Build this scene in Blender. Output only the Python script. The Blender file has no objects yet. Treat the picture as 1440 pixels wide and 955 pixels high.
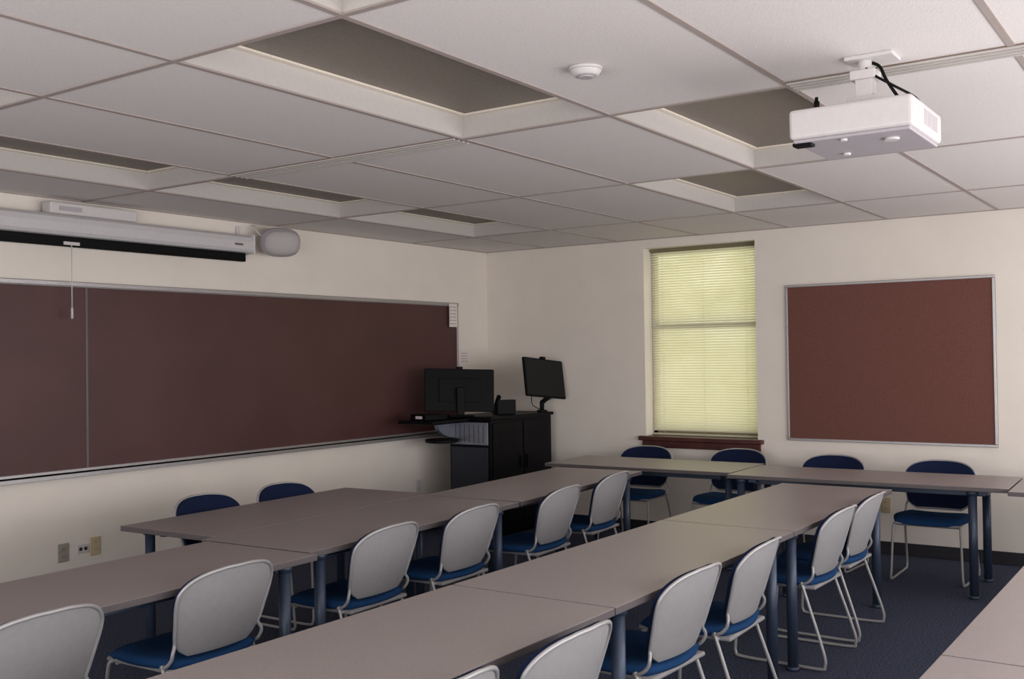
import bpy, bmesh, math, random
from mathutils import Vector, Matrix
random.seed(4)
S=bpy.context.scene
COL=S.collection
S.view_settings.view_transform='Standard'
# ---------------------------------------------------------------- materials
def srgb(r,g,b):
    f=lambda c:((c/255)/12.92 if c/255<=.04045 else ((c/255+.055)/1.055)**2.4)
    return (f(r),f(g),f(b),1)
def mat(name,col,rough=.6,metal=0,noise=0,nscale=40,bump=0,bscale=200,spec=.5,col2=None,coat=0):
    m=bpy.data.materials.new(name);m.use_nodes=True
    N=m.node_tree.nodes;L=m.node_tree.links;b=N['Principled BSDF']
    b.inputs['Roughness'].default_value=rough;b.inputs['Metallic'].default_value=metal
    b.inputs['Specular IOR Level'].default_value=spec
    if coat:b.inputs['Coat Weight'].default_value=coat
    tc=N.new('ShaderNodeTexCoord')
    nz=N.new('ShaderNodeTexNoise');nz.inputs['Scale'].default_value=nscale;nz.inputs['Detail'].default_value=4
    L.new(tc.outputs['Object'],nz.inputs['Vector'])
    r=N.new('ShaderNodeValToRGB');r.color_ramp.elements[0].position=.35;r.color_ramp.elements[1].position=.65
    c2=col2 if col2 else tuple(min(1,c*(1+noise)) for c in col[:3])+(1,)
    c1=col if col2 else tuple(c*(1-noise) for c in col[:3])+(1,)
    r.color_ramp.elements[0].color=c1;r.color_ramp.elements[1].color=c2
    L.new(nz.outputs['Fac'],r.inputs['Fac']);L.new(r.outputs['Color'],b.inputs['Base Color'])
    if bump:
        n2=N.new('ShaderNodeTexNoise');n2.inputs['Scale'].default_value=bscale;L.new(tc.outputs['Object'],n2.inputs['Vector'])
        bp=N.new('ShaderNodeBump');bp.inputs['Strength'].default_value=bump;bp.inputs['Distance'].default_value=.01
        L.new(n2.outputs['Fac'],bp.inputs['Height']);L.new(bp.outputs['Normal'],b.inputs['Normal'])
    return m
M={}
M['wall']=mat('cream_wall_paint',srgb(229,222,213),.85,noise=.02,nscale=3,bump=.15,bscale=120)
M['tile']=mat('ceiling_tile',srgb(218,213,211),.95,noise=.03,nscale=90,bump=.15,bscale=160)
M['grid']=mat('ceiling_grid_metal',srgb(164,152,147),.6,noise=.02)
M['cwhite']=mat('light_housing_white',srgb(190,185,181),.75,noise=.02)
M['cream']=mat('light_frame_cream',srgb(226,217,202),.5,noise=.02)
M['lens']=mat('unlit_lens',srgb(128,119,110),.5,noise=.08,nscale=60)
M['slot']=mat('diffuser_slot',srgb(120,105,95),.7,noise=.05)
M['carpet']=mat('carpet_blue_grey',srgb(52,58,76),1,nscale=90,col2=srgb(92,98,118),bump=.8,bscale=300,spec=.1)
M['base']=mat('vinyl_base',srgb(36,34,40),.6,noise=.05)
M['board']=mat('chalkboard_maroon',srgb(72,42,40),.5,nscale=2.0,col2=srgb(79,47,45),bump=.03)
M['cork']=mat('cork_board',srgb(102,67,61),.9,nscale=220,col2=srgb(118,80,72),bump=.3,bscale=400,spec=.2)
M['alu']=mat('aluminium',srgb(176,174,176),.38,metal=.75,noise=.04)
M['seam']=mat('board_seam_grey',srgb(104,94,98),.5,metal=.3,noise=.04)
M['plast']=mat('white_plastic',srgb(204,200,200),.45,noise=.02)
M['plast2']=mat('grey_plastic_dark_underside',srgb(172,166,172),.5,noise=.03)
M['spk']=mat('speaker_grey_white',srgb(172,168,168),.6,noise=.03)
M['screenw']=mat('screen_housing_enamel',srgb(198,196,198),.4,noise=.02)
M['black']=mat('black_plastic',srgb(5,5,8),.55,noise=.1,spec=.15)
M['blackg']=mat('black_gloss',srgb(8,10,14),.15,noise=.1)
M['screeng']=mat('dark_screen_glass',srgb(10,14,16),.15,noise=.1,spec=.35)
M['desk']=mat('black_laminate',srgb(7,7,12),.45,noise=.15,nscale=80,spec=.15)
M['deskb']=mat('navy_gloss_panel',srgb(14,22,40),.25,noise=.1)
M['silver']=mat('silver_panel',srgb(128,134,146),.35,metal=.5,noise=.1,nscale=12)
M['top']=mat('table_laminate_taupe',srgb(147,138,137),.38,nscale=260,col2=srgb(163,154,152))
M['edge']=mat('table_edge_band',srgb(88,82,84),.5,noise=.05)
M['steel']=mat('blue_grey_leg_steel',srgb(58,70,90),.4,metal=.3,noise=.05)
M['shell']=mat('chair_shell_grey',srgb(148,147,149),.7,noise=.03,spec=.25)
M['tube']=mat('chair_frame_enamel',srgb(168,167,168),.4,metal=.3,noise=.02)
M['fabric']=mat('chair_blue_fabric',srgb(30,66,110),.95,noise=.2,nscale=300,bump=.4,bscale=500,spec=.15)
M['fabricd']=mat('chair_back_navy_fabric',srgb(22,32,60),.95,noise=.2,nscale=300,bump=.4,bscale=500,spec=.15)
M['sill']=mat('stained_wood_sill',srgb(82,38,34),.4,nscale=9,col2=srgb(62,28,26))
M['paper']=mat('paper',srgb(225,218,216),.8,noise=.02)
M['ink']=mat('faded_red_ink',srgb(170,110,110),.8,noise=.1)
M['beige']=mat('beige_outlet_plastic',srgb(196,180,146),.45,noise=.02)
M['steelp']=mat('steel_plate',srgb(168,162,152),.5,metal=.2,noise=.03)
M['dark']=mat('dark_hole',srgb(30,28,28),.7,noise=.05)
M['winframe']=mat('window_frame_paint',srgb(120,112,86),.5,noise=.03)
m=bpy.data.materials.new('blind_slat_vinyl');m.use_nodes=True;N=m.node_tree.nodes;L=m.node_tree.links
N.remove(N['Principled BSDF']);d=N.new('ShaderNodeBsdfDiffuse');t=N.new('ShaderNodeBsdfTranslucent');mx=N.new('ShaderNodeMixShader')
tc=N.new('ShaderNodeTexCoord');nz=N.new('ShaderNodeTexNoise');nz.inputs['Scale'].default_value=2.0;cr=N.new('ShaderNodeValToRGB')
cr.color_ramp.elements[0].position=.3;cr.color_ramp.elements[1].position=.7
cr.color_ramp.elements[0].color=srgb(236,234,208);cr.color_ramp.elements[1].color=srgb(244,241,220)
L.new(tc.outputs['Object'],nz.inputs['Vector']);L.new(nz.outputs['Fac'],cr.inputs['Fac'])
d.inputs[0].default_value=srgb(234,231,218);L.new(cr.outputs[0],t.inputs[0]);mx.inputs[0].default_value=.45
L.new(d.outputs[0],mx.inputs[1]);L.new(t.outputs[0],mx.inputs[2]);L.new(mx.outputs[0],N['Material Output'].inputs[0]);M['slat']=m
m=bpy.data.materials.new('window_glass');m.use_nodes=True;N=m.node_tree.nodes;L=m.node_tree.links
N.remove(N['Principled BSDF']);d=N.new('ShaderNodeBsdfTransparent');g=N.new('ShaderNodeBsdfGlossy');g.inputs['Roughness'].default_value=.02;mx=N.new('ShaderNodeMixShader');mx.inputs[0].default_value=.06
L.new(d.outputs[0],mx.inputs[1]);L.new(g.outputs[0],mx.inputs[2]);L.new(mx.outputs[0],N['Material Output'].inputs[0]);M['glass']=m
# ---------------------------------------------------------------- helpers
def box(bm,x0,x1,y0,y1,z0,z1,mi=0,mtx=None):
    vs=[bm.verts.new((x,y,z)) for x in (x0,x1) for y in (y0,y1) for z in (z0,z1)]
    if mtx:
        for v in vs:v.co=mtx@v.co
    for q in ((0,1,3,2),(4,6,7,5),(0,4,5,1),(2,3,7,6),(0,2,6,4),(1,5,7,3)):
        f=bm.faces.new([vs[i] for i in q]);f.material_index=mi
def cyl(bm,p,q,r,n=16,mi=0,r2=None,caps=True):
    p=Vector(p);q=Vector(q);r2=r if r2 is None else r2
    a=(q-p).normalized();u=a.orthogonal().normalized();w=a.cross(u)
    A=[];B=[]
    for i in range(n):
        t=2*math.pi*i/n;o=u*math.cos(t)+w*math.sin(t)
        A.append(bm.verts.new(p+o*r));B.append(bm.verts.new(q+o*r2))
    for i in range(n):
        f=bm.faces.new((A[i],A[(i+1)%n],B[(i+1)%n],B[i]));f.material_index=mi;f.smooth=True
    if caps:
        f=bm.faces.new(A[::-1]);f.material_index=mi;f=bm.faces.new(B);f.material_index=mi
def smooth_path(P,k=6):
    P=[Vector(p) for p in P];out=[]
    for i in range(len(P)-1):
        a=P[max(0,i-1)];b=P[i];c=P[i+1];d=P[min(len(P)-1,i+2)]
        for j in range(k):
            t=j/k
            out.append(.5*((2*b)+(c-a)*t+(2*a-5*b+4*c-d)*t*t+(3*b-a-3*c+d)*t**3))
    out.append(P[-1]);return out
def tube(bm,P,r,n=8,mi=0,k=5):
    P=smooth_path(P,k);rings=[];u=None
    for i,p in enumerate(P):
        a=(P[min(i+1,len(P)-1)]-P[max(i-1,0)]).normalized()
        if u is None:u=a.orthogonal().normalized()
        else:
            u=(u-a*u.dot(a)).normalized()
        w=a.cross(u)
        rings.append([bm.verts.new(p+(u*math.cos(2*math.pi*j/n)+w*math.sin(2*math.pi*j/n))*r) for j in range(n)])
    for A,B in zip(rings,rings[1:]):
        for j in range(n):
            f=bm.faces.new((A[j],A[(j+1)%n],B[(j+1)%n],B[j]));f.smooth=True;f.material_index=mi
    bm.faces.new(rings[0][::-1]).material_index=mi;bm.faces.new(rings[-1]).material_index=mi
def obj(name,bm,mats,parent=None,bevel=0,label=None,category=None,kind=None,group=None,seg=2,loc=None,rot=None,smooth=False):
    bmesh.ops.recalc_face_normals(bm,faces=bm.faces)
    me=bpy.data.meshes.new(name);bm.to_mesh(me);bm.free()
    for x in (mats if isinstance(mats,(list,tuple)) else [mats]):me.materials.append(M[x])
    if smooth:
        for p in me.polygons:p.use_smooth=True
    o=bpy.data.objects.new(name,me);COL.objects.link(o)
    if bevel:
        b=o.modifiers.new('bevel','BEVEL');b.width=bevel;b.segments=seg;b.limit_method='ANGLE';b.angle_limit=math.radians(40)
    if parent:o.parent=parent
    tag(o,label,category,kind,group)
    if loc:o.location=loc
    if rot:o.rotation_euler=rot
    return o
def tag(o,label=None,category=None,kind=None,group=None):
    if label:o['label']=label
    if category:o['category']=category
    if kind:o['kind']=kind
    if group:o['group']=group
def empty(name,loc=(0,0,0),rot=(0,0,0),**k):
    e=bpy.data.objects.new(name,None);e.empty_display_size=.1;COL.objects.link(e);e.location=loc;e.rotation_euler=rot;tag(e,**k);return e
def copy_thing(master,loc,rot,label=None):
    c=master.copy();COL.objects.link(c);c.location=loc;c.rotation_euler=rot
    if label:c['label']=label
    def rec(a,b):
        for ch in list(a.children):
            d=ch.copy();COL.objects.link(d);d.parent=b;d.matrix_parent_inverse=ch.matrix_parent_inverse;rec(ch,d)
    rec(master,c)
    return c
# ---------------------------------------------------------------- camera
f_px=1459.6;th=.6035;ph=.0159;ro=-.0141
r0=Vector((math.sin(th),-math.cos(th),0));f0=Vector((math.cos(th),math.sin(th),0));zz=Vector((0,0,1))
F=math.cos(ph)*f0+math.sin(ph)*zz;U=-math.sin(ph)*f0+math.cos(ph)*zz
R2=math.cos(ro)*r0+math.sin(ro)*U;U2=-math.sin(ro)*r0+math.cos(ro)*U
cd=bpy.data.cameras.new('camera');cam=bpy.data.objects.new('camera',cd);COL.objects.link(cam)
mt=Matrix((( R2.x,U2.x,-F.x,-8.577),(R2.y,U2.y,-F.y,-6.216),(R2.z,U2.z,-F.z,1.63),(0,0,0,1)))
cam.matrix_world=mt;cd.sensor_width=36;cd.lens=f_px/1440*36;cd.clip_start=.05;S.camera=cam
# ---------------------------------------------------------------- room
H=2.69;XB=-10.2;YR=-7.7
bm=bmesh.new();box(bm,XB-.2,.4,YR-.2,.2,-.1,0);obj('floor',bm,'carpet',kind='structure')
bm=bmesh.new();box(bm,XB-.2,.2,0,.15,0,2.95);obj('wall_left',bm,'wall',kind='structure')
bm=bmesh.new();box(bm,XB-.2,.2,YR-.15,YR,0,2.95);obj('wall_right',bm,'wall',kind='structure')
bm=bmesh.new();box(bm,XB-.15,XB,YR,0,0,2.95);obj('wall_back',bm,'wall',kind='structure')
wy0,wy1,wz0,wz1=-2.865,-1.79,.875,2.605
bm=bmesh.new()
box(bm,0,.22,YR,wy0,0,2.95);box(bm,0,.22,wy1,0,0,2.95);box(bm,0,.22,wy0,wy1,0,wz0);box(bm,0,.22,wy0,wy1,wz1,2.95)
obj('wall_far',bm,'wall',kind='structure')
bm=bmesh.new();box(bm,-.012,0,YR,0,0,.10);obj('baseboard_far',bm,'base',kind='structure',bevel=.003)
bm=bmesh.new();box(bm,XB,-.012,-.012,0,0,.10);obj('baseboard_left',bm,'base',kind='structure',bevel=.003)
X1=-4.556;sx=1.685;Y0=-3.986;sy=.8155
gx=[XB]+[X1+i*sx for i in (-3,-2,-1,0,1,2)]+[0];gx[1]=max(gx[1],XB+.02)
gy=[YR]+[Y0+j*sy for j in (-4,-3,-2,-1,0,1,2,3,4)]+[0]
def XX(i):return X1+i*sx
def YY(j):return Y0+j*sy
coff=[(-1,0),(0,-1),(1,0),(-1,3),(0,3),(1,3),(-2,-1),(-2,2)]
def is_coff(a,b):
    for i,j in coff:
        if abs(a-XX(i))<.01 and abs(b-YY(j))<.01:return True
    return False
bm=bmesh.new()
for i in range(len(gx)-1):
    for j in range(len(gy)-1):
        if not is_coff(gx[i],gy[j]):box(bm,gx[i],gx[i+1],gy[j],gy[j+1],H,H+.02)
box(bm,XB-.2,.3,YR-.2,.2,2.92,2.96)
obj('ceiling',bm,'tile',kind='structure')
bm=bmesh.new();w=.0125
for x in gx[1:-1]:box(bm,x-w,x+w,YR,0,H-.004,H+.003)
for y in gy[1:-1]:box(bm,XB,0,y-w,y+w,H-.0045,H+.003)
box(bm,-.02,0,YR,0,H-.006,H);box(bm,XB,0,-.02,0,H-.006,H)
obj('trim_1',bm,'grid',kind='structure')
def light(i,j,first=[None]):
    a,b,c,d=0,sx,0,sy
    if first[0] is None:
        e=empty('recessed_ceiling_light',(XX(i),YY(j),H),label='unlit recessed white ceiling light with dark lens',category='ceiling light',group='recessed ceiling lights')
        r=.112;t=.012
        bm=bmesh.new()
        box(bm,a,a+t,c,d,-.002,r+.03);box(bm,b-t,b,c,d,-.002,r+.03);box(bm,a,b,c,c+t,-.002,r+.03);box(bm,a,b,d-t,d,-.002,r+.03);box(bm,a,b,c,d,r+.03,r+.04)
        obj('housing',bm,'cwhite',e)
        bm=bmesh.new();k=.032
        z0,z1=r-.010,r
        box(bm,a+t,a+t+k,c+t,d-t,z0,z1);box(bm,b-t-k,b-t,c+t,d-t,z0,z1);box(bm,a+t+k,b-t-k,c+t,c+t+k,z0,z1);box(bm,a+t+k,b-t-k,d-t-k,d-t,z0,z1)
        obj('frame',bm,'cream',e,bevel=.003)
        bm=bmesh.new();box(bm,a+t,b-t,c+t,d-t,r,r+.01);obj('lens',bm,'lens',e)
        first[0]=e
    else: copy_thing(first[0],(XX(i),YY(j),H),(0,0,0))
for i,j in coff:light(i,j)
def diff(y0,y1):
    e=empty('air_diffuser',(X1,y0,H),label='white linear slot air diffuser set in ceiling grid',category='air vent',group='ceiling air diffusers')
    l=y1-y0
    bm=bmesh.new();box(bm,-.062,.062,0,l,-.006,.025);obj('slot',bm,'slot',e)
    for x in (-.06,-.022,.016,.05):
        bm=bmesh.new();box(bm,x,x+.012,0,l,-.012,.002);obj('bar',bm,'cwhite',e)
diff(YY(1)+.01,YY(3)-.01);diff(YY(-3),YY(-1)-.01)
e=empty('smoke_detector',(-5.28,-4.29,H),label='round white smoke detector on ceiling tile',category='smoke detector')
bm=bmesh.new();cyl(bm,(0,0,0),(0,0,-.012),.062,32);cyl(bm,(0,0,-.012),(0,0,-.034),.06,32,r2=.045);obj('body',bm,'plast',e,bevel=.004)
bm=bmesh.new();cyl(bm,(0,0,-.034),(0,0,-.040),.028,24);obj('sensor_cap',bm,'plast2',e,bevel=.002)
# ---------------------------------------------------------------- window
bm=bmesh.new();fx0,fx1=.16,.215
box(bm,fx0,fx1,wy0,wy0+.045,wz0,wz1);box(bm,fx0,fx1,wy1-.045,wy1,wz0,wz1);box(bm,fx0,fx1,wy0,wy1,wz0,wz0+.06);box(bm,fx0,fx1,wy0,wy1,wz1-.05,wz1)
zm=1.63+9.1*(498-458)/f_px
box(bm,fx0-.005,fx1,wy0,wy1,zm-.02,zm+.02)
W=obj('window_1',bm,'winframe',kind='structure',bevel=.003)
bm=bmesh.new();box(bm,.19,.194,wy0+.04,wy1-.04,wz0+.05,wz1-.04);obj('glass',bm,'glass',W)
e=empty('window_blind',(.135,(wy0+wy1)/2,wz1),label='closed pale horizontal mini blind glowing with daylight',category='window blind')
hw=(wy1-wy0)/2-.012
bm=bmesh.new();box(bm,-.02,.02,-hw,hw,-.03,0);obj('headrail',bm,'winframe',e,bevel=.003)
bm=bmesh.new();z=-.045;hh=wz1-wz0
while z>-hh+.04:
    a=math.radians(54);s=.0135;n=4;prev=None
    for q in range(n+1):
        t=(q/n-.5)*2
        px=t*s*math.cos(a)+.003*(1-t*t)*math.sin(a);pz=z+t*s*math.sin(a)-.003*(1-t*t)*math.cos(a)
        A=bm.verts.new((px,-hw,pz));B=bm.verts.new((px,hw,pz))
        if prev:bm.faces.new((prev[0],prev[1],B,A)).smooth=True
        prev=(A,B)
    z-=.0236
obj('slats',bm,'slat',e)
bm=bmesh.new();box(bm,-.012,.012,-hw,hw,-hh+.008,-hh+.024);obj('bottom_rail',bm,'slat',e,bevel=.003)
for y in (-hw+.12,0,hw-.12):
    bm=bmesh.new();cyl(bm,(-.016,y,-.03),(-.016,y,-hh+.02),.001,6);obj('cord',bm,'cream',e)
bm=bmesh.new();box(bm,-.06,.16,wy0-.055,wy1+.055,wz0-.035,wz0+.004);box(bm,-.025,0,wy0-.03,wy1+.03,wz0-.10,wz0-.035)
obj('trim_2',bm,'sill',kind='structure',bevel=.006,label='dark red-brown stained wooden window sill')
# ---------------------------------------------------------------- boards
def board(name,matn,W_,H_,e,fr=.03,depth=.02,divs=()):
    bm=bmesh.new();box(bm,0,W_,-.012,-.001,0,H_);obj('panel',bm,matn,e)
    bm=bmesh.new();box(bm,0,W_,-depth,0,H_-fr,H_);box(bm,0,W_,-depth,0,0,fr);box(bm,0,fr,-depth,0,fr,H_-fr);box(bm,W_-fr,W_,-depth,0,fr,H_-fr)
    obj('frame',bm,'alu',e,bevel=.003)
    for d in divs:
        bm=bmesh.new();box(bm,d-.008,d+.008,-.015,0,fr,H_-fr);obj('panel_seam',bm,'seam',e)
bx0=-8.3;bx1=-.51
e=empty('chalkboard',(bx0,0,.90),label='long dark maroon chalkboard with aluminium frame on wall',category='chalkboard')
board('chalkboard','board',bx1-bx0,1.24,e,fr=.02,divs=(-4.528-bx0,))
bm=bmesh.new();l=bx1-bx0
box(bm,0,l,-.085,0,-.012,.0);box(bm,0,l,-.09,-.083,-.012,.014);box(bm,0,l,-.02,0,0,.035);obj('chalk_tray',bm,'alu',e,bevel=.002)
bm=bmesh.new();box(bm,0,l,-.028,0,1.225,1.255);obj('map_rail',bm,'alu',e,bevel=.004)
e=empty('pinboard',(0,-3.135,.885),(0,0,-math.pi/2),label='square reddish-brown cork board in thin aluminium frame',category='bulletin board')
board('pinboard','cork',1.635,1.31,e,fr=.02)
def notice(x,z,w_,h_,lab,lines,y=0):
    e=empty('notice',(x,y,z),label=lab,category='notice')
    bm=bmesh.new();box(bm,0,w_,-.002,.001,0,h_);obj('paper',bm,'paper',e)
    bm=bmesh.new();box(bm,w_*.07,w_*.09,-.0026,-.002,h_*.1,h_*.92)
    for i in range(lines):
        zz_=h_*(1-(i+1)/(lines+1));q=.12+.1*random.random()
        box(bm,w_*.07,w_*(1-q),-.0026,-.002,zz_-.003,zz_+.002)
    obj('printed_text',bm,'ink',e)
notice(-.665,1.92,.125,.225,'small white printed notice taped over chalkboard corner',6,-.03)
notice(-.45,1.56,.12,.13,'small white printed card on wall beside chalkboard',4)
def plate(x,y,z,rot,m_,lab,kind='outlet',w_=.075,h_=.12):
    e=empty('wall_plate' if kind!='outlet' else 'wall_outlet',(x,y,z),(0,0,rot),label=lab,category='outlet')
    bm=bmesh.new();box(bm,-w_/2,w_/2,-.007,0,-h_/2,h_/2);obj('cover_plate',bm,m_,e,bevel=.003)
    if kind=='outlet':
        for s in (-1,1):
            bm=bmesh.new();box(bm,-.017,.017,-.0095,-.007,s*.025-.015,s*.025+.015)
            so=obj('socket',bm,m_,e,bevel=.002)
            for q in (-.006,.006):
                bm=bmesh.new();box(bm,q-.0012,q+.0012,-.010,-.0094,s*.025-.006,s*.025+.006);obj('slot',bm,'dark',so)
    else:
        for q in (-.018,.018):
            bm=bmesh.new();box(bm,q-.011,q+.011,-.009,-.007,-.011,.011);obj('port',bm,'dark',e,bevel=.001)
plate(-4.70,0,.40,0,'steelp','beige-grey wall outlet plate low on wall')
plate(-4.56,0,.405,0,'plast','small white data jack plate on wall','data',.085,.06)
plate(-4.47,0,.41,0,'beige','beige plastic wall outlet low on wall')
plate(-1.13,0,.436,0,'plast','white wall outlet low beside black lectern')
plate(0,-3.93,.39,-math.pi/2,'beige','beige wall outlet low below cork board')
# ---------------------------------------------------------------- projection screen
sx0,sx1=-7.2,-3.20
e=empty('projection_screen',(0,0,0),label='rolled-up white projection screen housing mounted on wall',category='projection screen')
bm=bmesh.new()
prof=[(-.001,2.44),(-.001,2.56),(-.03,2.575),(-.10,2.575),(-.125,2.555),(-.135,2.52),(-.135,2.465),(-.12,2.445),(-.10,2.44)]
A=[bm.verts.new((sx0,y,z)) for y,z in prof];B=[bm.verts.new((sx1,y,z)) for y,z in prof]
for i in range(len(prof)):
    q=(i+1)%len(prof);bm.faces.new((A[i],A[q],B[q],B[i]))
bm.faces.new(A);bm.faces.new(B[::-1]);obj('housing',bm,'screenw',e,bevel=.003)
for xa,xb in ((sx1,sx1+.018),(sx0-.018,sx0)):
    bm=bmesh.new();box(bm,xa,xb,-.14,-.008,2.43,2.58);obj('end_cap',bm,'plast',e,bevel=.006)
bm=bmesh.new();box(bm,sx1-.06,sx1-.03,-.02,0,2.57,2.65);obj('wall_bracket',bm,'plast',e,bevel=.004)
bm=bmesh.new();box(bm,sx0+.05,sx1-.03,-.085,-.05,2.375,2.44);obj('black_drop_bar',bm,'black',e,bevel=.006)
cx_=-4.68
bm=bmesh.new();box(bm,cx_-.055,cx_+.055,-.094,-.084,2.385,2.405);cyl(bm,(cx_,-.09,2.39),(cx_,-.09,1.97),.0035,8);cyl(bm,(cx_,-.09,1.98),(cx_,-.09,1.91),.008,10);obj('pull_cord',bm,'plast',e)
bm=bmesh.new();box(bm,-3.38,-3.30,-.1365,-.135,2.49,2.505);obj('maker_label',bm,'seam',e)
e=empty('wall_receiver_box',(-4.53,-.08,2.576),label='slim white electronic box resting on screen housing',category='device')
bm=bmesh.new();box(bm,-.32,.32,-.05,.05,0,.075);obj('case',bm,'plast',e,bevel=.012)
bm=bmesh.new();box(bm,-.26,-.1,-.052,-.05,.02,.05);obj('front_strip',bm,'plast2',e)
# speaker
e=empty('wall_speaker',(-2.98,-.19,2.535),(math.radians(12),0,math.radians(-28)),label='rounded grey-white loudspeaker on wall bracket beside screen',category='speaker')
sg=lambda a,p:math.copysign(abs(a)**p,a)
bm=bmesh.new();bmesh.ops.create_uvsphere(bm,u_segments=40,v_segments=24,radius=1)
for v in bm.verts:
    x,y,z=v.co;v.co=(.155*sg(x,.75),.085*sg(y,.8),.112*sg(z,.75))
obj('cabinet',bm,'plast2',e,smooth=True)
bm=bmesh.new();bmesh.ops.create_uvsphere(bm,u_segments=40,v_segments=20,radius=1)
for v in bm.verts:
    x,y,z=v.co;v.co=(.14*sg(x,.75),-.05+.05*y,.098*sg(z,.75))
obj('grille',bm,'spk',e,smooth=True)
bm=bmesh.new();tube(bm,[(-.12,0,.02),(-.18,.04,.08),(-.18,.09,.11),(-.14,.11,.11)],.006);obj('cable',bm,'plast',e)
bm=bmesh.new();cyl(bm,(0,.06,0),(-.07,.16,-.03),.02,12);obj('bracket',bm,'plast',e)
# ---------------------------------------------------------------- projector
e=empty('ceiling_projector',(-4.767,-5.157,2.372),label='white box projector hanging from ceiling mount',category='projector')
bm=bmesh.new();box(bm,-.2125,.2125,-.2125,.2125,.012,.118);obj('case',bm,'plast',e,bevel=.014,seg=3)
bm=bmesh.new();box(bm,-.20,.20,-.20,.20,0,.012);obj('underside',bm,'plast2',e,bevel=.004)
bm=bmesh.new();cyl(bm,(-.09,.20,.06),(-.09,.222,.06),.045,28,r2=.042);obj('lens',bm,'black',e)
bm=bmesh.new();box(bm,-.19,-.14,.14,.208,-.010,.004);obj('sensor_window',bm,'black',e,bevel=.004)
for i in range(8):
    bm=bmesh.new();box(bm,-.05+i*.025,-.036+i*.025,-.2132,-.2115,.04,.095);obj('vent',bm,'plast2',e)
for (x,y,r) in ((-.08,-.11,.025),(.1,.1,.014),(-.17,.03,.012)):
    bm=bmesh.new();cyl(bm,(x,y,-.008),(x,y,.002),r,20);obj('foot',bm,'plast',e)
bm=bmesh.new()
box(bm,-.06,.06,-.05,.07,.116,.14);box(bm,-.025,.035,-.03,.03,.13,.25);box(bm,-.04,.045,-.045,.045,.235,.268)
box(bm,-.055,.065,-.11,.06,.304,.318);cyl(bm,(0,0,.25),(0,0,.31),.024,16);box(bm,-.03,.035,-.06,.06,.155,.175)
tube(bm,[(-.04,.06,.13),(-.10,.12,.13),(-.14,.17,.12)],.009);tube(bm,[(.05,-.04,.13),(.10,-.12,.14),(.14,-.16,.12)],.009)
tube(bm,[(-.04,-.04,.13),(-.09,-.10,.13),(-.13,-.14,.12)],.009)
obj('mount',bm,'plast',e,bevel=.003)
bm=bmesh.new();tube(bm,[(.03,0,.31),(.0,-.05,.28),(-.02,-.08,.22),(.0,-.12,.15),(.04,-.15,.116)],.006);obj('cable',bm,'black',e)
bm=bmesh.new();tube(bm,[(.0,.01,.30),(-.03,-.03,.25),(-.02,-.10,.20),(.06,-.16,.16),(.1,-.18,.11)],.005);obj('cable',bm,'black',e)
bm=bmesh.new();cyl(bm,(-.15,.13,.116),(-.15,.13,.15),.010,12);cyl(bm,(-.15,.13,.15),(-.15,.13,.165),.006,12);obj('antenna_knob',bm,'black',e)
# ---------------------------------------------------------------- tables
TL=1.83;TW=.73;TZ=.737
def make_table():
    e=empty('classroom_table',label='grey taupe laminate classroom table with steel legs',category='table',group='classroom tables')
    bm=bmesh.new();box(bm,-TL/2+.001,TL/2-.001,-TW/2,TW/2,TZ-.028,TZ,1)
    for f in bm.faces:
        if (sum((v.co.z for v in f.verts))/4>TZ-.001):f.material_index=0
    obj('tabletop',bm,['top','edge'],e,bevel=.003)
    bm=bmesh.new()
    for s in (-1,1):box(bm,-TL/2+.16,TL/2-.16,s*.22-.02,s*.22+.02,TZ-.073,TZ-.028)
    for s in (-1,1):box(bm,s*(TL/2-.16)-.03,s*(TL/2-.16)+.03,-.29,.29,TZ-.06,TZ-.028)
    obj('frame',bm,'steel',e,bevel=.003)
    for a in (-1,1):
        for b in (-1,1):
            bm=bmesh.new();x=a*(TL/2-.14);y=b*(TW/2-.07)
            cyl(bm,(x,y,.02),(x,y,TZ-.028),.027,20);cyl(bm,(x,y,.0),(x,y,.022),.032,20);cyl(bm,(x,y,TZ-.06),(x,y,TZ-.028),.036,20)
            lg=obj('leg',bm,'steel',e);lg['side']=a
    return e
TB=make_table()
D=math.radians
# x, y, rotation, shift of the legs at local -x end, shift at +x end, length factor
tabs=[(-2.60,-4.055,0),(-4.435,-4.055,0),(-6.27,-4.055,0),
 (-4.26,-2.31,2.3),(-2.415,-2.21,3.8,.56,0,1),(-4.21,-1.572,2.3),(-6.105,-2.45,2.3,-.08,0,1),
 (-.93,-2.325,91,-.09,0,.89),(-1.0,-4.095,92,.08,.06,1.03),(-1.07,-5.965,92),
 (-2.6,-5.87,0),(-4.435,-5.87,0),(-6.27,-5.87,0)]
for k,tt in enumerate(tabs):
    x,y,r=tt[:3]
    if k==0:TB.location=(x,y,0);TB.rotation_euler=(0,0,D(r))
    else:
        c=copy_thing(TB,(x,y,0),(0,0,D(r)))
        if len(tt)>3:
            c.scale=(tt[5],1,1)
            for ch_ in c.children:
                if 'side' in ch_.keys():ch_.location.x+=tt[3] if ch_['side']<0 else tt[4]
for o in bpy.data.objects:
    if 'side' in o.keys():del o['side']
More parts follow.
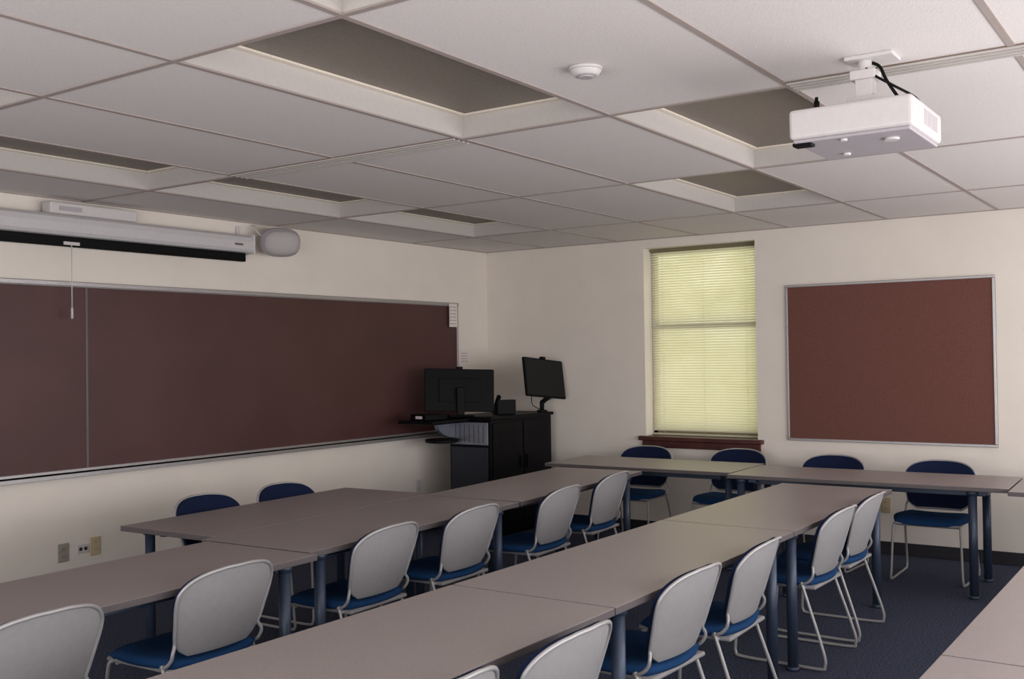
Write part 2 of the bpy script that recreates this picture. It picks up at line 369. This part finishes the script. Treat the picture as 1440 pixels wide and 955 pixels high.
# ---------------------------------------------------------------- chairs
def hwf(v):
    b=.204+.046*min(1,v*1.3)
    if v>.45:
        t=(v-.45)/.55;b*=max(0,1-t**3.4)**(1/2.9)
    if v<.18:
        t=(.18-v)/.18;b*=(1-.25*t**2.2)
    return b
def bsurf(x,v,off=0):
    z=.465+.345*v
    y=-.215-.115*v+.050*(x/.25)**2+off
    return Vector((x,y,z))
def make_chair():
    e=empty('stacking_chair',label='grey shell stacking chair with blue upholstered seat',category='chair',group='classroom chairs')
    def shell(off,thk,sc,m_,name,v0=0,v1=1):
        bm=bmesh.new();NV=30;NU=16;rows=[]
        vs=[v0+(v1-v0)*(1-(1-i/NV)**2.0) for i in range(NV+1)];vs[-1]=v1-.0004
        for side in (0,1):
            R=[]
            for v in vs:
                w_=hwf((v-v0)/(v1-v0))*sc
                R.append([bm.verts.new(bsurf(w_*(2*j/NU-1),v,off+side*thk)) for j in range(NU+1)])
            rows.append(R)
        for side in (0,1):
            R=rows[side]
            for i in range(NV):
                for j in range(NU):
                    bm.faces.new((R[i][j],R[i][j+1],R[i+1][j+1],R[i+1][j])).smooth=True
        A,B=rows
        loop=[(0,j) for j in range(NU+1)]+[(i,NU) for i in range(1,NV+1)]+[(NV,j) for j in range(NU-1,-1,-1)]+[(i,0) for i in range(NV-1,0,-1)]
        for q in range(len(loop)):
            a=loop[q];b=loop[(q+1)%len(loop)]
            bm.faces.new((A[a[0]][a[1]],A[b[0]][b[1]],B[b[0]][b[1]],B[a[0]][a[1]]))
        obj(name,bm,m_,e,bevel=.002)
    shell(0,.009,1.0,'shell','backrest')
    shell(.009,.018,.995,'fabricd','backrest_cushion',.05,1.0)
    bm=bmesh.new();NU,NV=16,16;top=[];bot=[]
    for i in range(NV+1):
        a=[];b=[]
        for j in range(NU+1):
            s=2*j/NU-1;t=2*i/NV-1
            x=s*math.sqrt(1-t*t*.28)*.250;y=t*math.sqrt(1-s*s*.28)*.235+.015
            ed=max(abs(s),abs(t))
            z=.472-.022*ed**6-.015*(1-(x/.24)**2)*(1 if t<.3 else 0.4)-(.02*((t-.5)/.5)**2 if t>.5 else 0)
            a.append(bm.verts.new((x,y,z)));b.append(bm.verts.new((x*.97,y*.97,.422-(.012 if t>.8 else 0))))
        top.append(a);bot.append(b)
    for i in range(NV):
        for j in range(NU):
            bm.faces.new((top[i][j],top[i][j+1],top[i+1][j+1],top[i+1][j])).smooth=True
            bm.faces.new((bot[i][j],bot[i+1][j],bot[i+1][j+1],bot[i][j+1]))
    loop=[(0,j) for j in range(NU)]+[(i,NU) for i in range(NV)]+[(NV,j) for j in range(NU,0,-1)]+[(i,0) for i in range(NV,0,-1)]
    for q in range(len(loop)):
        a=loop[q];b=loop[(q+1)%len(loop)]
        bm.faces.new((top[a[0]][a[1]],top[b[0]][b[1]],bot[b[0]][b[1]],bot[a[0]][a[1]])).smooth=True
    obj('seat',bm,'fabric',e)
    bm=bmesh.new();box(bm,-.22,.22,-.21,.225,.402,.422);obj('seat_pan',bm,'shell',e,bevel=.03,seg=3)
    bm=bmesh.new()
    L_=[0,.08,.16,.25,.35,.45,.55,.63,.70,.76,.82,.87,.91,.94,.965,.982,.992]
    right=[(.232,-.13,.425),(.234,-.17,.44)]+[tuple(bsurf(hwf(v)+.004,v,-.001)) if v>.1 else (.232-.01*v,-.195-.1*v,.465+.345*v) for v in L_]
    top_=[tuple(bsurf(x,1.0,-.001)+Vector((0,0,.001))) for x in (.06,.0,-.06)]
    left=[(-p[0],p[1],p[2]) for p in right[::-1]]
    tube(bm,right+top_+left,.0075,n=10,k=3)
    obj('back_frame',bm,'tube',e)
    for s in (-1,1):
        bm=bmesh.new()
        tube(bm,[(s*.20,.15,.412),(s*.215,.19,.405),(s*.225,.205,.36),(s*.235,.225,.1),(s*.24,.225,.03),(s*.242,.19,.011),(s*.245,0,.010),(s*.25,-.23,.011),(s*.25,-.262,.03),(s*.247,-.255,.1),(s*.234,-.16,.38),(s*.234,-.14,.44)],.0085,n=8,k=5)
        obj('sled_leg',bm,'tube',e)
    for p in (((-.21,.17,.40),(.21,.17,.40)),((-.228,-.15,.41),(.228,-.15,.41))):
        bm=bmesh.new();cyl(bm,p[0],p[1],.009,8);obj('crossbar',bm,'tube',e)
    return e
CH=make_chair()
LA='grey shell stacking chair with blue seat tucked under long table'
LF='stacking chair with navy upholstered back behind table at wall'
ch=[(-6.62,-3.02,3,LA),(-5.77,-2.945,2,LA),(-4.70,-2.855,3,LA),(-3.98,-2.845,2,LA),(-3.04,-2.83,4,LA),(-2.22,-2.74,4,LA),
 (-6.47,-4.60,0,LA),(-5.89,-4.63,0,LA),(-4.88,-4.56,-2,LA),(-4.20,-4.57,2,LA),(-3.075,-4.57,-1,LA),(-2.46,-4.56,0,LA),
 (-4.46,-1.05,182,LF),(-3.82,-1.05,180,LF),
 (-.28,-1.97,92,LF),(-.20,-2.80,90,LF),(-.38,-3.66,88,LF),(-.44,-4.46,90,LF)]
for k,(x,y,r,lab) in enumerate(ch):
    a=D(r);off=Vector((0,-.33,0));off=Matrix.Rotation(a,3,'Z')@off
    loc=(x-off.x,y-off.y,0)
    if k==0:CH.location=loc;CH.rotation_euler=(0,0,a);CH['label']=lab
    else:copy_thing(CH,loc,(0,0,a),lab)
# ---------------------------------------------------------------- lectern
e=empty('lectern_desk',(0,0,0),label='black media lectern cabinet with worktop in front corner',category='lectern')
x0,x1,y0,y1=-1.11,-.12,-.83,-.37
bm=bmesh.new();box(bm,x0,x1,y0,y1,.05,1.06);box(bm,x0+.03,x1-.03,y0+.03,y1-.03,0,.05);obj('cabinet_body',bm,'desk',e,bevel=.004)
bm=bmesh.new();box(bm,x0-.02,x1+.02,y0-.02,y1+.05,1.06,1.09);obj('worktop',bm,'desk',e,bevel=.006)
bm=bmesh.new();box(bm,-1.66,x0-.02,-.62,-.22,1.045,1.075);obj('side_shelf',bm,'desk',e,bevel=.012,seg=3)
bm=bmesh.new();box(bm,x0-.012,x0,y0+.03,y1-.02,.84,1.04)
obj('side_panel',bm,'silver',e,bevel=.003,label='silver ribbed side panel')
for i in range(7):
    bm=bmesh.new();yy=y0+.07+i*.052;box(bm,x0-.0145,x0-.012,yy,yy+.012,.86,1.02);obj('panel_rib',bm,'seam',e)
bm=bmesh.new();box(bm,x0-.012,x0,y0+.03,y1-.02,.08,.82);obj('side_panel',bm,'deskb',e,bevel=.003,label='glossy navy side panel')
bm=bmesh.new();pr=[(x0-.012,.90)]+[(x0-.012-.26*math.sin(D(q)),1.045-.145*math.cos(D(q))) for q in range(10,91,10)]+[(x0-.012,1.045)]
A=[bm.verts.new((a,-.44,b)) for a,b in pr];B=[bm.verts.new((a,-.40,b)) for a,b in pr];n_=len(pr)
for i in range(n_):bm.faces.new((A[i],A[(i+1)%n_],B[(i+1)%n_],B[i]))
bm.faces.new(A);bm.faces.new(B[::-1]);obj('curved_support',bm,'silver',e,bevel=.004,label='light grey curved support')
for k in range(2):
    a=x0+.02+k*.485
    bm=bmesh.new();box(bm,a,a+.465,y0-.012,y0,.08,1.03);
    dr=obj('door',bm,'desk',e,bevel=.002)
    bm=bmesh.new();hx=a+.42 if k==0 else a+.04
    box(bm,hx-.006,hx+.006,y0-.03,y0-.012,.6,.72);obj('handle',bm,'black',dr,bevel=.003)
    for i in range(9):
        bm=bmesh.new();box(bm,a+.08,a+.385,y0-.014,y0-.0115,.80+i*.02,.808+i*.02);obj('vent_slot',bm,'black',dr)
bm=bmesh.new();cyl(bm,(-1.27,-.40,.865),(-1.27,-.40,.895),.15,36);box(bm,-1.27,x0,-.48,-.38,.87,.89);obj('swing_shelf',bm,'black',e,bevel=.008)
def monitor(loc,rot,w_,h_,zc,tilt,lab,arm=False,roll=0):
    e=empty('monitor',loc,(0,0,rot),label=lab,category='monitor')
    mt_=Matrix.Translation((0,0,zc))@Matrix.Rotation(tilt,4,'X')@Matrix.Rotation(roll,4,'Y')
    bm=bmesh.new();box(bm,-w_/2,w_/2,-.014,.014,-h_/2,h_/2,0,mt_);obj('housing',bm,'black',e,bevel=.006)
    bm=bmesh.new();box(bm,-w_*.3,w_*.3,-.022,-.012,-h_*.28,h_*.28,0,mt_);obj('rear_cover',bm,'black',e,bevel=.008,seg=3)
    bm=bmesh.new();box(bm,-w_/2+.012,w_/2-.012,.013,.0155,-h_/2+.014,h_/2-.012,0,mt_);obj('screen',bm,'screeng',e)
    bm=bmesh.new();box(bm,-.03,.03,-.012,.02,h_/2-.002,h_/2+.022,0,mt_);obj('webcam',bm,'black',e,bevel=.005)
    if not arm:
        bm=bmesh.new();box(bm,-.035,.035,-.065,-.035,.01,zc+.03);box(bm,-.03,.03,-.04,-.02,zc-.03,zc+.03);obj('stand',bm,'black',e,bevel=.006)
        bm=bmesh.new();box(bm,-.11,.11,-.13,.05,0,.014);obj('base',bm,'black',e,bevel=.02,seg=3)
    return e
def away(az):return az-math.pi/2
monitor((-1.08,-.46,1.09),away(.66)+D(10),.64,.39,.235,D(-8),'black desktop monitor seen from behind on lectern',roll=D(2))
m2=monitor((-.34,-.90,1.09),away(.62)+math.pi+D(46),.54,.37,.325,D(12),'black monitor on articulated arm above lectern',arm=True,roll=D(-6))
bm=bmesh.new()
cyl(bm,(-.10,-.12,0),(-.10,-.12,.02),.05,20);cyl(bm,(-.10,-.12,.02),(-.10,-.12,.10),.022,16);obj('arm_base',bm,'black',m2,bevel=.002)
bm=bmesh.new();tube(bm,[(-.10,-.12,.09),(-.17,-.13,.12),(-.24,-.1,.17),(-.16,-.06,.24),(0,-.03,.32)],.024,n=12);cyl(bm,(0,-.055,.325),(0,-.02,.325),.045,20);obj('arm',bm,'black',m2)
bm=bmesh.new();tube(bm,[(.02,-.04,.3),(.10,-.06,.2),(.06,-.1,.08),(-.07,-.12,.03)],.004);obj('cable',bm,'black',m2)
e=empty('document_scanner',(-1.44,-.42,1.076),(0,0,D(-12)),label='low black device with white label on lectern shelf',category='device')
bm=bmesh.new();box(bm,-.15,.10,-.11,.11,0,.055);obj('body',bm,'black',e,bevel=.01)
bm=bmesh.new();box(bm,-.152,-.148,-.06,.03,.015,.04);obj('label_sticker',bm,'paper',e)
e=empty('desk_telephone',(-.66,-.66,1.09),(0,0,D(-40)),label='black desk telephone with tilted back on lectern',category='telephone')
bm=bmesh.new();v=[(-.09,0),(.10,0),(.10,.02),(-.05,.13),(-.09,.14)]
A=[bm.verts.new((-.09,a,b)) for a,b in v];B=[bm.verts.new((.09,a,b)) for a,b in v]
for i in range(5):bm.faces.new((A[i],A[(i+1)%5],B[(i+1)%5],B[i]))
bm.faces.new(A);bm.faces.new(B[::-1]);obj('body',bm,'black',e,bevel=.02,seg=4)
bm=bmesh.new();tube(bm,[(-.06,.09,.05),(-.06,.03,.11),(-.06,-.04,.165)],.022,n=12);obj('handset',bm,'black',e)
# ---------------------------------------------------------------- lights
def area(name,loc,rot,sx_,sy_,pw,col):
    l=bpy.data.lights.new(name,'AREA');l.shape='RECTANGLE';l.size=sx_;l.size_y=sy_;l.energy=pw;l.color=col
    o=bpy.data.objects.new(name,l);COL.objects.link(o);o.location=loc;o.rotation_euler=rot;return o
area('daylight_back',(XB+.3,-4.2,1.4),(0,D(-97),0),1.5,5.6,125,(1,.97,.97))
area('daylight_right',(-4.4,YR+.3,1.4),(D(102),0,0),8.0,1.5,190,(1,.965,.97))
w=bpy.data.worlds.new('world');S.world=w;w.use_nodes=True;N=w.node_tree.nodes;L=w.node_tree.links
bg=N['Background'];tc=N.new('ShaderNodeTexCoord');nz=N.new('ShaderNodeTexNoise');nz.inputs['Scale'].default_value=26;nz.inputs['Detail'].default_value=5
cr=N.new('ShaderNodeValToRGB');cr.color_ramp.elements[0].position=.38;cr.color_ramp.elements[1].position=.62
cr.color_ramp.elements[0].color=srgb(192,192,138);cr.color_ramp.elements[1].color=srgb(255,251,222)
L.new(tc.outputs['Generated'],nz.inputs['Vector']);L.new(nz.outputs['Fac'],cr.inputs['Fac']);L.new(cr.outputs['Color'],bg.inputs['Color']);bg.inputs['Strength'].default_value=1.75
